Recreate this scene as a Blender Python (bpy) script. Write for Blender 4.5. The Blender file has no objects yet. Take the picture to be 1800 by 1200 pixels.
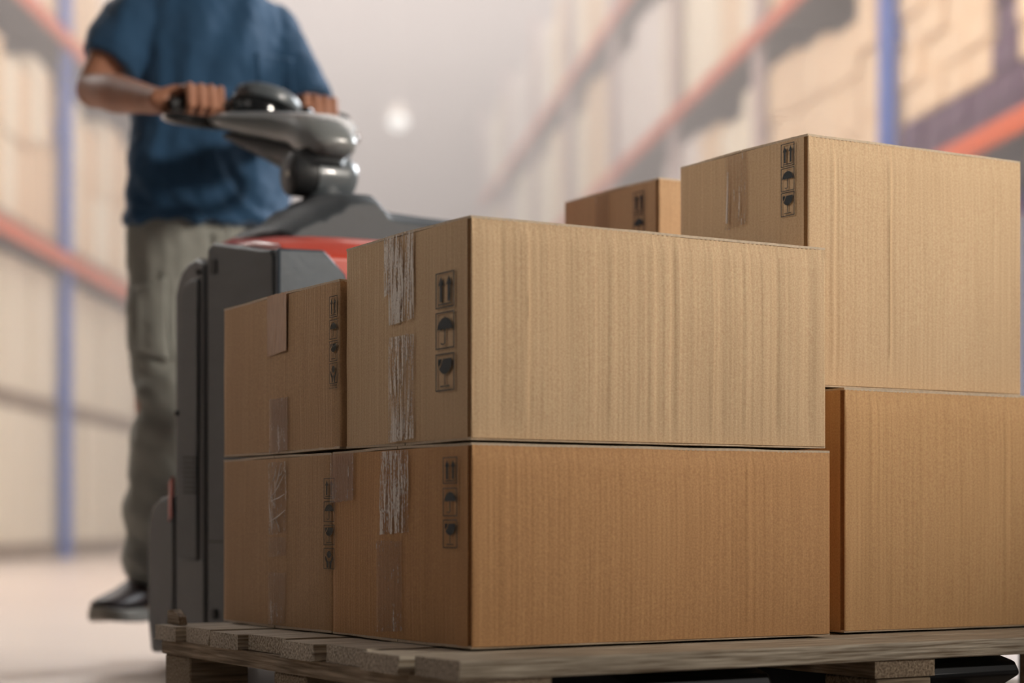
import bpy, bmesh, math, random
from mathutils import Vector, Matrix, noise
random.seed(7)
S = bpy.context.scene
COL = S.collection
# ---------------------------------------------------------------- camera
F, YH, H = 3412.0, 916.0, 0.33          # focal length px, horizon row, camera height
TH = math.radians(30.83)
cam = bpy.data.cameras.new('camera'); co = bpy.data.objects.new('camera', cam); COL.objects.link(co)
co.location = (0, 0, H); co.rotation_euler = (math.pi/2, 0, 0)
cam.sensor_width = 36; cam.lens = 36*F/1800; cam.shift_y = (YH-600)/1800
cam.dof.use_dof = True; cam.dof.focus_distance = 2.58; cam.dof.aperture_fstop = 2.5
cam.clip_end = 200
S.camera = co
S.view_settings.view_transform = 'Standard'; S.view_settings.look = 'None'
S.view_settings.gamma = 1; S.view_settings.use_curve_mapping = False
S.view_settings.exposure = 0.0

def lin(r, g, b):
    f = lambda c: (c/12.92 if c <= .04045 else ((c+.055)/1.055)**2.4)
    return (f(r/255), f(g/255), f(b/255), 1)

# ---------------------------------------------------------------- world and lights
w = bpy.data.worlds.new('world'); S.world = w; w.use_nodes = True
bg = w.node_tree.nodes['Background']; bg.inputs[0].default_value = lin(255, 240, 232); bg.inputs[1].default_value = 3.7
def area(name, loc, target, size, power, col, sy=None):
    l = bpy.data.lights.new(name, 'AREA'); l.energy = power; l.color = col; l.size = size
    if sy: l.shape = 'RECTANGLE'; l.size_y = sy
    o = bpy.data.objects.new(name, l); COL.objects.link(o); o.location = loc
    o.rotation_euler = (Vector(target)-Vector(loc)).to_track_quat('-Z', 'Y').to_euler()
    return o
def spot(name, loc, target, power, ang, rad, col):
    l = bpy.data.lights.new(name, 'SPOT'); l.energy = power; l.color = col; l.spot_size = math.radians(ang); l.spot_blend = 1; l.shadow_soft_size = rad
    o = bpy.data.objects.new(name, l); COL.objects.link(o); o.location = loc
    o.rotation_euler = (Vector(target)-Vector(loc)).to_track_quat('-Z', 'Y').to_euler()
spot('added_key_light', (4.5, 0.9, 2.9), (0.50, 2.7, 1.55), 1230, 38, .30, (1, .92, .82))  # added key from front right; its cone edge dims the lower cartons
spot('added_left_light', (-4.2, 0.6, 2.9), (.9, 3.1, 1.55), 240, 36, .4, (1, .93, .88))  # added spot that lifts the upper left carton faces
area('added_fill_light', (-2.5, 0.2, 3.0), (-.3, 3.0, .7), 1.6, 9, (1, .92, .86))  # added soft fill from the left front
area('added_back_light', (2.2, 6.6, 3.05), (0.2, 4.0, .9), 1.6, 270, (.9, .95, 1))  # added backlight for rims on the driver and carton tops
area('added_side_light', (-2.2, 6.2, 3.0), (-.6, 3.9, .8), 1.2, 45, (1, .97, .93))  # added light from back left, aimed at the driver

# ---------------------------------------------------------------- frames
ct, st = math.cos(TH), math.sin(TH)
U = Vector((-st, ct, 0)); R = Vector((ct, st, 0)); Z = Vector((0, 0, 1))
O = Vector((-.0489, 2.3, 0))
def W(a, b, z=0): return O + U*a + R*b + Z*z
def P(x, y, Y): return Vector(((x-900)/F*Y, Y, H+(YH-y)/F*Y))
def a_of(x, b):                       # depth along the load for a column x in the plane b
    k = (x-900)/F
    return (k*(O.y+st*b) - O.x - ct*b)/(-st-k*ct)
def z_of(y, a, b): return H+(YH-y)/F*(O.y+ct*a+st*b)

# ---------------------------------------------------------------- materials
def newmat(name):
    m = bpy.data.materials.new(name); m.use_nodes = True
    nt = m.node_tree; b = nt.nodes['Principled BSDF']
    return m, nt, b
def N(nt, t, **k):
    n = nt.nodes.new(t)
    for a, v in k.items(): setattr(n, a, v)
    return n
def mat(name, col, rough=.6, metal=0, var=0, scale=(1, 1, 1), nscale=20, bump=0, bscale=None, coat=0, detail=3, bdist=.002, sheen=0):
    m, nt, b = newmat(name)
    b.inputs['Base Color'].default_value = col; b.inputs['Roughness'].default_value = rough
    b.inputs['Metallic'].default_value = metal; b.inputs['Coat Weight'].default_value = coat
    b.inputs['Sheen Weight'].default_value = sheen
    if var or bump:
        tc = N(nt, 'ShaderNodeTexCoord'); mp = N(nt, 'ShaderNodeMapping'); mp.inputs['Scale'].default_value = scale
        nt.links.new(tc.outputs['Object'], mp.inputs[0])
        no = N(nt, 'ShaderNodeTexNoise'); no.inputs['Scale'].default_value = nscale; no.inputs['Detail'].default_value = detail
        nt.links.new(mp.outputs[0], no.inputs['Vector'])
        if var:
            mx = N(nt, 'ShaderNodeMix', data_type='RGBA')
            mx.inputs['A'].default_value = tuple(max(0, c*(1-var)) for c in col[:3])+(1,)
            mx.inputs['B'].default_value = tuple(min(1, c*(1+var)) for c in col[:3])+(1,)
            nt.links.new(no.outputs['Fac'], mx.inputs['Factor']); nt.links.new(mx.outputs['Result'], b.inputs['Base Color'])
        if bump:
            bn = no
            if bscale:
                bn = N(nt, 'ShaderNodeTexNoise'); bn.inputs['Scale'].default_value = bscale; bn.inputs['Detail'].default_value = detail
                nt.links.new(mp.outputs[0], bn.inputs['Vector'])
            bu = N(nt, 'ShaderNodeBump'); bu.inputs['Strength'].default_value = bump; bu.inputs['Distance'].default_value = bdist
            nt.links.new(bn.outputs['Fac'], bu.inputs['Height']); nt.links.new(bu.outputs[0], b.inputs['Normal'])
    return m

def cardboard(name, c1, c2, flute=1.0):
    m, nt, b = newmat(name); L = nt.links.new
    tc = N(nt, 'ShaderNodeTexCoord')
    def noi(sc, s, d=3):
        mp = N(nt, 'ShaderNodeMapping'); mp.inputs['Scale'].default_value = sc; L(tc.outputs['Object'], mp.inputs[0])
        n = N(nt, 'ShaderNodeTexNoise'); n.inputs['Scale'].default_value = s; n.inputs['Detail'].default_value = d
        L(mp.outputs[0], n.inputs['Vector']); return n
    big = noi((1, 1, .35), 6, 4); streak = noi((1, 1, .03), 130, 2); fib = noi((1, 1, 1), 420, 2)
    mx = N(nt, 'ShaderNodeMix', data_type='RGBA'); mx.inputs['A'].default_value = c1; mx.inputs['B'].default_value = c2
    add = N(nt, 'ShaderNodeMath', operation='MULTIPLY_ADD'); L(streak.outputs[0], add.inputs[0]); add.inputs[1].default_value = .55
    m2 = N(nt, 'ShaderNodeMath', operation='MULTIPLY'); L(big.outputs[0], m2.inputs[0]); m2.inputs[1].default_value = .45; L(m2.outputs[0], add.inputs[2])
    L(add.outputs[0], mx.inputs['Factor'])
    mx2 = N(nt, 'ShaderNodeMix', data_type='RGBA', blend_type='OVERLAY'); mx2.inputs['Factor'].default_value = .35
    L(mx.outputs['Result'], mx2.inputs['A']); L(fib.outputs[0], mx2.inputs['B'])
    L(mx2.outputs['Result'], b.inputs['Base Color'])
    b.inputs['Roughness'].default_value = .72; b.inputs['Specular IOR Level'].default_value = .3
    # corrugation: ridges every 7 mm running up the board, on both faces
    sx = N(nt, 'ShaderNodeSeparateXYZ'); L(tc.outputs['Object'], sx.inputs[0])
    sm = N(nt, 'ShaderNodeMath', operation='ADD'); L(sx.outputs[0], sm.inputs[0]); L(sx.outputs[1], sm.inputs[1])
    k = N(nt, 'ShaderNodeMath', operation='MULTIPLY'); L(sm.outputs[0], k.inputs[0]); k.inputs[1].default_value = 2*math.pi/.0075
    sn = N(nt, 'ShaderNodeMath', operation='SINE'); L(k.outputs[0], sn.inputs[0])
    h = N(nt, 'ShaderNodeMath', operation='MULTIPLY_ADD'); L(sn.outputs[0], h.inputs[0]); h.inputs[1].default_value = .10*flute; L(streak.outputs[0], h.inputs[2])
    bu = N(nt, 'ShaderNodeBump'); bu.inputs['Strength'].default_value = .45; bu.inputs['Distance'].default_value = .0016
    L(h.outputs[0], bu.inputs['Height']); L(bu.outputs[0], b.inputs['Normal'])
    return m

M = {}
M['card'] = cardboard('cardboard', (.44, .225, .095, 1), (.70, .40, .185, 1))
M['card_hazed'] = cardboard('hazed_cardboard', (.52, .345, .195, 1), (.76, .55, .34, 1))  # upper cartons: paling by haze is put into the board colour
M['card_dull'] = cardboard('dull_cardboard', (.42, .255, .135, 1), (.62, .40, .225, 1))
M['card_mid'] = cardboard('mid_cardboard', (.48, .27, .12, 1), (.78, .48, .235, 1))
M['card_rim_lit'] = mat('rim_lit_cardboard_edge', (.60, .48, .35, 1), .8, var=.3, nscale=200)  # backlit rim glow is put into the flap edge colour
M['ink'] = mat('printing_ink', lin(38, 46, 50), .6, var=.3, nscale=300)
M['ink2'] = mat('faded_printing_ink', lin(62, 60, 52), .7, var=.35, nscale=300)
M['black'] = mat('black_plastic', lin(38, 40, 42), .5, var=.3, nscale=14, bump=.25, bscale=220, bdist=.001)
M['black2'] = mat('dark_cast_panel', lin(42, 46, 49), .55, var=.35, scale=(1, 1, 5), nscale=9, bump=.2, bscale=80, bdist=.001)
M['gap'] = mat('recess_black', lin(14, 14, 15), .7, var=.2)
M['tank'] = mat('worn_blue_grey_panel', lin(56, 67, 78), .45, metal=.0, var=.45, scale=(1, 1, 1), nscale=22, bump=.15, bscale=60, detail=8)
M['red'] = mat('red_hood_paint', lin(186, 62, 42), .4, var=.18, nscale=16, detail=6, coat=.2)
M['grey'] = mat('grey_textured_plastic', lin(64, 70, 75), .55, var=.1, nscale=60, bump=.35, bscale=700, bdist=.0006)
M['lgrey'] = mat('light_grey_plastic', lin(126, 130, 130), .32, var=.08, nscale=12, coat=.3)
M['mgrey'] = mat('mid_grey_plastic', lin(96, 102, 106), .35, var=.08, nscale=12, coat=.2)
M['gloss'] = mat('glossy_black_plastic', lin(28, 30, 32), .14, coat=.8, var=.1)
M['steel'] = mat('dark_steel', lin(30, 31, 34), .35, metal=.6, var=.3, nscale=25)
M['bolt'] = mat('bolt_steel', lin(150, 145, 135), .35, metal=.8, var=.1)
M['shirt'] = mat('navy_cotton', lin(34, 74, 108), .85, var=.18, nscale=9, bump=.3, bscale=500, bdist=.0006, sheen=.15)
M['trouser'] = mat('grey_green_workwear', lin(150, 150, 142), .8, var=.16, nscale=10, bump=.3, bscale=450, bdist=.0006, sheen=.1)
M['shoe'] = mat('dark_leather', lin(58, 44, 42), .5, var=.35, nscale=20)
M['sole'] = mat('pale_rubber_sole', lin(165, 160, 150), .7, var=.2, nscale=40)
M['hair'] = mat('dark_hair', lin(34, 25, 20), .7, var=.4, scale=(1, 1, .2), nscale=150, bump=.6, bscale=160)
M['eye'] = mat('eye_white', lin(225, 220, 214), .3, var=.05)
M['iris'] = mat('dark_iris', lin(40, 28, 20), .3, var=.1)
M['skin'] = mat('tanned_skin', lin(168, 116, 90), .6, var=.15, nscale=18, bump=.2, bscale=260, bdist=.0006)
M['skin'].node_tree.nodes['Principled BSDF'].inputs['Subsurface Weight'].default_value = .08
M['skin'].node_tree.nodes['Principled BSDF'].inputs['Subsurface Radius'].default_value = (.01, .004, .002)
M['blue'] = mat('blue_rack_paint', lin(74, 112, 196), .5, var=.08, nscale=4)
M['pale'] = mat('hazed_rack_paint', lin(196, 180, 178), .5, var=.08, nscale=4)  # far posts: fading by haze is put into the paint colour
M['orange'] = mat('orange_rack_paint', lin(212, 96, 48), .5, var=.1, nscale=4)
M['violet'] = mat('dark_violet', lin(92, 66, 92), .5, var=.3, nscale=4)  # dark violet tone shared by nearest-bay pallets and goods
M['tan'] = cardboard('stored_carton_tan', (.74, .54, .34, 1), (.92, .74, .54, 1))
M['cream'] = cardboard('stored_carton_cream', (.86, .76, .58, 1), (.96, .90, .76, 1))
M['white_film'] = mat('white_stretch_film', lin(240, 232, 226), .35, var=.08, nscale=5)
M['wall'] = mat('mauve_grey_wall_panel', lin(112, 104, 104), .7, var=.05, scale=(1, 1, 1), nscale=.4)
M['wallw'] = mat('white_wall_panel', lin(246, 238, 230), .7, var=.03, nscale=.5)
M['shade_shell'] = mat('shade_shell_grey', lin(120, 116, 112), .8, var=.1, nscale=1)  # for the added shell that shades the foreground
M['floor'] = mat('polished_concrete_floor', lin(198, 184, 172), .35, var=.06, nscale=1.2, detail=5)

def wood(name, ca, cb, axis):
    m, nt, b = newmat(name); L = nt.links.new
    tc = N(nt, 'ShaderNodeTexCoord'); mp = N(nt, 'ShaderNodeMapping')
    sc = [1, 1, 1]; sc[axis] = .035; mp.inputs['Scale'].default_value = sc; L(tc.outputs['Object'], mp.inputs[0])
    n = N(nt, 'ShaderNodeTexNoise'); n.inputs['Scale'].default_value = 300; n.inputs['Detail'].default_value = 5; L(mp.outputs[0], n.inputs['Vector'])
    n2 = N(nt, 'ShaderNodeTexNoise'); n2.inputs['Scale'].default_value = 9; n2.inputs['Detail'].default_value = 4; L(tc.outputs['Object'], n2.inputs['Vector'])
    r = N(nt, 'ShaderNodeValToRGB'); r.color_ramp.elements[0].position = .34; r.color_ramp.elements[1].position = .68
    r.color_ramp.elements[0].color = ca; r.color_ramp.elements[1].color = cb; L(n.outputs[0], r.inputs[0])
    mx = N(nt, 'ShaderNodeMix', data_type='RGBA', blend_type='MULTIPLY'); mx.inputs['Factor'].default_value = .6
    L(r.outputs[0], mx.inputs['A']); L(n2.outputs['Fac'], mx.inputs['B'])
    g = N(nt, 'ShaderNodeMix', data_type='RGBA'); g.inputs['Factor'].default_value = .35; L(mx.outputs['Result'], g.inputs['A']); L(r.outputs[0], g.inputs['B'])
    L(g.outputs['Result'], b.inputs['Base Color']); b.inputs['Roughness'].default_value = .85
    bu = N(nt, 'ShaderNodeBump'); bu.inputs['Strength'].default_value = .7; bu.inputs['Distance'].default_value = .003
    L(n.outputs[0], bu.inputs['Height']); L(bu.outputs[0], b.inputs['Normal'])
    return m
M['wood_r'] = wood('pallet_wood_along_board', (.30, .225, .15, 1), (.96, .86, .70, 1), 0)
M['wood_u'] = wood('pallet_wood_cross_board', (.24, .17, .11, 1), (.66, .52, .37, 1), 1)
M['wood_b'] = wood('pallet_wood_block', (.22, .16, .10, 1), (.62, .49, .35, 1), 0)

def tape_mat(name, white, cover, reds=.35):
    """clear packing tape: mostly see-through, with white dry streaks where it never stuck"""
    m, nt, b = newmat(name); L = nt.links.new
    tc = N(nt, 'ShaderNodeTexCoord')
    def noi(sc, s, d=3, dist=0):
        mp = N(nt, 'ShaderNodeMapping'); mp.inputs['Scale'].default_value = sc; L(tc.outputs['Object'], mp.inputs[0])
        n = N(nt, 'ShaderNodeTexNoise'); n.inputs['Scale'].default_value = s; n.inputs['Detail'].default_value = d; n.inputs['Distortion'].default_value = dist
        L(mp.outputs[0], n.inputs['Vector']); return n
    st_ = noi((1, 1, .06), 330, 3, .3); gr = noi((1, 1, .45), 520, 2); pa = noi((1, 1, .5), 16, 2)
    a1 = N(nt, 'ShaderNodeMath', operation='MULTIPLY_ADD'); L(gr.outputs[0], a1.inputs[0]); a1.inputs[1].default_value = .45; L(st_.outputs[0], a1.inputs[2])
    a2 = N(nt, 'ShaderNodeMath', operation='MULTIPLY_ADD'); L(pa.outputs[0], a2.inputs[0]); a2.inputs[1].default_value = .5; L(a1.outputs[0], a2.inputs[2])
    r = N(nt, 'ShaderNodeValToRGB'); r.color_ramp.elements[0].position = white*.5; r.color_ramp.elements[1].position = white*.5+.035
    sc = N(nt, 'ShaderNodeMath', operation='MULTIPLY'); L(a2.outputs[0], sc.inputs[0]); sc.inputs[1].default_value = .5
    L(sc.outputs[0], r.inputs[0])
    mx = N(nt, 'ShaderNodeMix', data_type='RGBA'); mx.inputs['A'].default_value = (.30, .13+.04*(1-reds), .09, 1); mx.inputs['B'].default_value = (.72, .66, .58, 1)
    L(r.outputs[0], mx.inputs['Factor']); L(mx.outputs['Result'], b.inputs['Base Color'])
    al = N(nt, 'ShaderNodeMapRange'); L(r.outputs[0], al.inputs[0]); al.inputs[3].default_value = cover; al.inputs[4].default_value = .92
    L(al.outputs[0], b.inputs['Alpha']); b.inputs['Roughness'].default_value = .3
    bu = N(nt, 'ShaderNodeBump'); bu.inputs['Strength'].default_value = .8; bu.inputs['Distance'].default_value = .002
    L(a2.outputs[0], bu.inputs['Height']); L(bu.outputs[0], b.inputs['Normal'])
    return m
M['tape'] = tape_mat('streaked_packing_tape', .94, .12)
M['tape_clear'] = tape_mat('clear_packing_tape', 1.10, .22, .2)
M['tape_red'] = tape_mat('reddish_packing_tape', 1.10, .45)
M['tape_wrk'] = tape_mat('wrinkled_packing_tape', .99, .2)
M['tape_tan'] = mat('tan_packing_tape', lin(178, 138, 104), .4, var=.25, scale=(1, 1, .2), nscale=200, bump=.5, bdist=.001)

# ---------------------------------------------------------------- mesh helpers
class MB:
    def __init__(s): s.bm = bmesh.new()
    def box(s, x0, x1, y0, y1, z0, z1):
        v = [s.bm.verts.new(p) for p in ((x0,y0,z0),(x1,y0,z0),(x1,y1,z0),(x0,y1,z0),(x0,y0,z1),(x1,y0,z1),(x1,y1,z1),(x0,y1,z1))]
        for f in ((0,3,2,1),(4,5,6,7),(0,1,5,4),(1,2,6,5),(2,3,7,6),(3,0,4,7)): s.bm.faces.new([v[i] for i in f])
        return s
    def prism(s, pts, d0, d1, fn):
        """outline pts (p,q) between offsets d0 and d1; fn(p,q,d) gives the point"""
        A = [s.bm.verts.new(fn(p, q, d0)) for p, q in pts]; B = [s.bm.verts.new(fn(p, q, d1)) for p, q in pts]
        n = len(pts); s.bm.faces.new(A); s.bm.faces.new(B[::-1])
        for i in range(n): s.bm.faces.new((A[i], B[i], B[(i+1) % n], A[(i+1) % n]))
        return s
    def poly(s, pts): s.bm.faces.new([s.bm.verts.new(p) for p in pts]); return s
    def loft(s, rings, close=True):
        rs = [[s.bm.verts.new(p) for p in r] for r in rings]; n = len(rs[0])
        for a, b in zip(rs, rs[1:]):
            for i in range(n): s.bm.faces.new((a[i], a[(i+1) % n], b[(i+1) % n], b[i]))
        if close: s.bm.faces.new(rs[0][::-1]); s.bm.faces.new(rs[-1])
        return s
    def tube(s, pts, n=14):
        """pts: list of (Vector, radius) or (Vector, r1, r2, axis)"""
        rings = []; prev = None
        for i, q in enumerate(pts):
            p = Vector(q[0]); a = Vector(pts[max(i-1, 0)][0]); b = Vector(pts[min(i+1, len(pts)-1)][0])
            t = (b-a).normalized()
            if prev is None:
                prev = Z.cross(t) if abs(t.z) < .9 else Vector((1, 0, 0)).cross(t)
            if len(q) == 4: prev = Vector(q[3])
            e1 = (prev - t*prev.dot(t)).normalized(); e2 = t.cross(e1); prev = e1
            r1 = q[1]; r2 = q[2] if len(q) == 4 else q[1]
            rings.append([p+e1*math.cos(k*2*math.pi/n)*r1+e2*math.sin(k*2*math.pi/n)*r2 for k in range(n)])
        return s.loft(rings)
    def limb(s, pts, n=12):
        """tapered limb with round joints"""
        s.tube(pts, n)
        for q in pts: s.ball(q[0], q[1])
        return s
    def ball(s, c, r, sc=(1, 1, 1), seg=16, rot=None):
        m = Matrix.Translation(Vector(c)) @ (rot if rot else Matrix.Identity(4)) @ Matrix.Diagonal((r*sc[0], r*sc[1], r*sc[2], 1))
        bmesh.ops.create_uvsphere(s.bm, u_segments=seg, v_segments=max(6, seg//2), radius=1, matrix=m); return s
    def cyl(s, p0, p1, r, n=24): return s.tube([(Vector(p0), r), (Vector(p1), r)], n)
    def shift(s, v):
        for q in s.bm.verts: q.co -= Vector(v)
        return s
    def build(s, name, m, parent=None, bevel=0, seg=2, smooth=True, sub=0, angle=35):
        bmesh.ops.recalc_face_normals(s.bm, faces=s.bm.faces)
        me = bpy.data.meshes.new(name); s.bm.to_mesh(me); s.bm.free(); me.materials.append(m)
        o = bpy.data.objects.new(name, me); COL.objects.link(o)
        if parent: o.parent = parent
        if bevel:
            b = o.modifiers.new('bevel', 'BEVEL'); b.width = bevel; b.segments = seg; b.limit_method = 'ANGLE'; b.angle_limit = math.radians(30); b.harden_normals = False
        if sub: q = o.modifiers.new('subdivision', 'SUBSURF'); q.levels = sub; q.render_levels = sub
        if smooth: me.shade_smooth(); me.set_sharp_from_angle(angle=math.radians(angle))
        return o
def thing(name, label, cat, loc=(0, 0, 0), rz=0, group=None):
    o = bpy.data.objects.new(name, None); COL.objects.link(o); o.location = loc; o.rotation_euler = (0, 0, rz)
    o.empty_display_size = .1; o['label'] = label; o['category'] = cat
    if group: o['group'] = group
    return o
def tag(o, label, cat, group=None):
    o['label'] = label; o['category'] = cat
    if group: o['group'] = group
    return o
def struct(o): o['kind'] = 'structure'; return o

# ================================================================ SETTING
struct(MB().box(-10, 14, -5, 46, -.1, 0).build('floor', M['floor'], smooth=False))
struct(MB().box(-10, 14, 46, 46.2, 0, 14).build('wall_back', M['wall'], smooth=False))
struct(MB().box(-10.2, -10, 9, 46.2, 0, 12).build('wall_left', M['wallw'], smooth=False))
struct(MB().box(14, 14.2, 9, 46.2, 0, 12).build('wall_right', M['wallw'], smooth=False))
# added unseen shell that keeps sky light off the foreground
struct(MB().box(-6, 6, -5, 7.2, 3.3, 3.5).build('ceiling_shade', M['shade_shell'], smooth=False))
struct(MB().box(-6.2, -6, -5, 7.2, 0, 3.5).build('wall_shade_left', M['shade_shell'], smooth=False))
struct(MB().box(6, 6.2, -5, 7.2, 0, 3.5).build('wall_shade_right', M['shade_shell'], smooth=False))
struct(MB().box(-6.2, 6.2, -5.2, -5, 0, 3.5).build('wall_shade_front', M['shade_shell'], smooth=False))

hz = bpy.data.materials.new('warehouse_haze'); hz.use_nodes = True; nt = hz.node_tree
nt.nodes.remove(nt.nodes['Principled BSDF']); vs = N(nt, 'ShaderNodeVolumeScatter'); vs.inputs['Density'].default_value = .055; vs.inputs['Anisotropy'].default_value = .2
vs.inputs['Color'].default_value = (1, .95, .93, 1); nt.links.new(vs.outputs[0], nt.nodes['Material Output'].inputs['Volume'])
ho = MB().box(-9.9, 13.9, 7.6, 45.9, .01, 11.5).build('haze', hz, smooth=False); ho['kind'] = 'structure'
ho.display_type = 'WIRE'

# ================================================================ CARTONS
def wob(x, y, z=0, s=1.0): return noise.noise(Vector((x*s, y*s, z*s)))
def carton(name, label, a, b, z0, z1, d, wd, m=None, creases=(), crease_amp=0, seed=0, bulge=.004, seam=True, tilt=0, detail=True, group=None, sag=0):
    m = m or M['card']
    root = thing(name, label, 'box', W(a, b, z0), TH, group)
    h = z1-z0; fl = .0045
    rnd = random.Random(seed)
    # plan outline, starts at the near left corner; x = along the long face, y = into depth
    out = []
    nf = 150 if detail else 8
    rc = .0035
    def cr(x):
        v = 0
        for c in creases:
            t = (x-c[0])/c[1]
            v += 1.15*c[2]*math.exp(-t*t)
        if crease_amp: v += crease_amp*(wob(x, seed, 0, 34)+.6*wob(x, seed+5, 0, 90))
        return v
    front = [(rc+(wd-2*rc)*i/nf) for i in range(nf+1)]
    for x in front: out.append(('f', x, 0))
    out.append(('c', wd-.001, .001)); out.append(('r', wd, rc))
    for i in range(1, 9): out.append(('r', wd, rc+(d-2*rc)*i/8))
    out.append(('b', wd-rc, d)); out.append(('b', rc, d))
    out.append(('c', .001, d-.001)); out.append(('l', 0, d-rc))
    for i in range(1, 30): out.append(('l', 0, d-rc-(d-.013-rc)*i/30))
    if seam:
        out += [('s', .0, .0092), ('s', .009, .0090), ('s', .009, .0026), ('s', .0008, .0022)]
    out.append(('c', .0005, .0016)); out.append(('c', .0014, .0006))
    nz = 26 if detail else 3
    rings = []
    for k in range(nz+1):
        t = k/nz; z = fl + (h-2*fl)*t
        ring = []
        e = 4*t*(1-t)
        for kind, x, y in out:
            px, py = x, y
            if kind == 'f':
                q = x/wd; env = min(1, t*9, (1-t)*12)
                dy = -bulge*e*4*q*(1-q) - cr(x+.003*wob(0, z, seed, 9))*env + .0012*wob(x, z, seed, 9)
                py = y + dy
                # crushed scored edge at the top of the board
                if t > .94: py += .0016*math.sin(x*2*math.pi/.0075)*(t-.94)/.06*.5 + .0015
            if kind == 'l': px = -bulge*.6*e*math.sin(math.pi*y/d) + .0012*wob(y, z, seed+9, 12)
            if kind == 's': py += .0006*wob(z, seed, 3, 22); px = x
            if kind == 'r': px += bulge*.5*e
            ring.append(Vector((px, py, z + tilt*y*t - sag*t*math.sin(math.pi*min(1, x/wd))))); 
        rings.append(ring)
    mb = MB(); mb.loft(rings); body = mb.build('body', m, root, angle=50)
    # closing flaps, top and bottom, with raw edges showing under the rim
    for sgn, zz in ((1, h), (-1, 0)):
        for part in (0, 1):
            fb = MB(); y0, y1 = (.0015, d/2-.001) if part == 0 else (d/2+.001, d-.0015)
            nx, ny = 26, 14
            def zf(x, y):
                q = math.sin(math.pi*x/wd)*math.sin(math.pi*y/d)
                lift = .0028*(1-math.cos(2*math.pi*y/d))/2 + .0012*wob(x, y, seed+sgn, 14)
                v = (-.0035+.002*q+lift*.6) if sgn > 0 else (.0038-.002*q-lift*.5)
                return zz + v + (tilt*y - sag*math.sin(math.pi*x/wd) if sgn > 0 else 0)
            g = [[None]*(ny+1) for _ in range(nx+1)]; g2 = [[None]*(ny+1) for _ in range(nx+1)]
            for i in range(nx+1):
                for j in range(ny+1):
                    x = .0005+(wd-.001)*i/nx; y = y0+(y1-y0)*j/ny
                    xx = x - (.0012*abs(wob(y, seed, sgn, 40)) if i == 0 else 0)
                    z = zf(x, y); g[i][j] = fb.bm.verts.new((xx, y, z+.0016)); g2[i][j] = fb.bm.verts.new((xx, y, z-.0016))
            for i in range(nx):
                for j in range(ny):
                    fb.bm.faces.new((g[i][j], g[i+1][j], g[i+1][j+1], g[i][j+1])); fb.bm.faces.new((g2[i][j], g2[i][j+1], g2[i+1][j+1], g2[i+1][j]))
            for i in range(nx):
                fb.bm.faces.new((g[i][0], g2[i][0], g2[i+1][0], g[i+1][0])); fb.bm.faces.new((g[i][ny], g[i+1][ny], g2[i+1][ny], g2[i][ny]))
            for j in range(ny):
                fb.bm.faces.new((g[0][j], g[0][j+1], g2[0][j+1], g2[0][j])); fb.bm.faces.new((g[nx][j], g2[nx][j], g2[nx][j+1], g[nx][j+1]))
            fb.build('flap', M['card_rim_lit'], root)
    return root

# handling symbols: polygons in a unit cell, p to the right, q up
def rect(p0, q0, p1, q1): return [(p0, q0), (p1, q0), (p1, q1), (p0, q1)]
def frame(t=.055, ta=.035):
    return [rect(0, 0, 1, ta), rect(0, 1-ta, 1, 1), rect(0, ta, t, 1-ta), rect(1-t, ta, 1, 1-ta)]
def arrows():
    L = frame() + [rect(.16, .09, .84, .13)]
    for c in (.29, .71):
        L += [rect(c-.07, .17, c+.07, .66), [(c-.15, .64), (c+.15, .64), (c, .90)]]
    return L
def umbrella():
    L = frame(); n = 22
    dome = [(.5+.41*math.cos(math.pi*i/n), .50+.35*math.sin(math.pi*i/n)) for i in range(n+1)]
    low = []
    for k in range(4):
        for j in range(1, 6):
            q = (k+j/5)/4; low.append((.09+.82*q, .50+.035*math.sin(math.pi*j/5)))
    L.append(dome+low[:-1]); L.append(rect(.47, .17, .53, .52))
    pr = None
    for i in range(9):
        t = math.pi*i/8; o = (.40+.13*math.cos(t), .17-.06*math.sin(t)); q = (.40+.07*math.cos(t), .17-.025*math.sin(t))
        if pr: L.append([pr[0], o, q, pr[1]])
        pr = (o, q)
    L.append(rect(.48, .83, .52, .89)); return L
def glass():
    L = frame(); n = 12
    hw = lambda y: .37*math.sqrt(max(0, 1-(max(0, .78-y)/.33)**2))
    yr = [.86, .78] + [.78-.33*math.sin(math.pi/2*i/n) for i in range(1, n+1)]
    yl = [y for y in yr[::-1] if y < .60]
    L.append([(.40, .86)] + [(.5+hw(y), y) for y in yr] + [(.5-hw(y), y) for y in yl[1:]] + [(.5-hw(.60)+.0, .60), (.31, .70)])
    L.append([(.13, .86), (.13, .78), (.5-hw(.70), .70), (.5-hw(.64), .64), (.25, .71), (.34, .86)])
    L += [rect(.475, .16, .525, .52), rect(.25, .11, .75, .145)]; return L
def hands():
    L = frame(); n = 14
    L.append([(.5+.2*math.cos(2*math.pi*i/n), .70+.17*math.sin(2*math.pi*i/n)) for i in range(n)])
    L.append([(.13, .62), (.22, .60), (.32, .42), (.47, .36), (.43, .06), (.30, .06), (.27, .30), (.15, .44)])
    L.append([(.87, .62), (.78, .60), (.68, .42), (.53, .36), (.57, .06), (.70, .06), (.73, .30), (.85, .44)])
    return L
def scribble():
    L = []
    for k, (q0, q1) in enumerate(((.58, .92), (.08, .40))):
        p = .04 + .12*(1-k)
        while p < .93-.1*(1-k): L.append(rect(p, q0, p+.05, q1)); L.append(rect(p, q0, p+.09, q0+.1)) ; p += .13
    return L
def mark(parent, name, polys, y_left, y_right, z0, z1, ink, label=None, x=-.0006, zr=0):
    """printed on the end face (local x = 0); y_left is the deeper edge; zr drops the deep side a little"""
    mb = MB()
    for pl in polys: mb.poly([(x, y_left+(y_right-y_left)*p, z0+(z1-z0)*q) for p, q in pl])
    o = mb.build(name, ink, parent, smooth=False)
    if label: o['label'] = label
    return o
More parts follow.
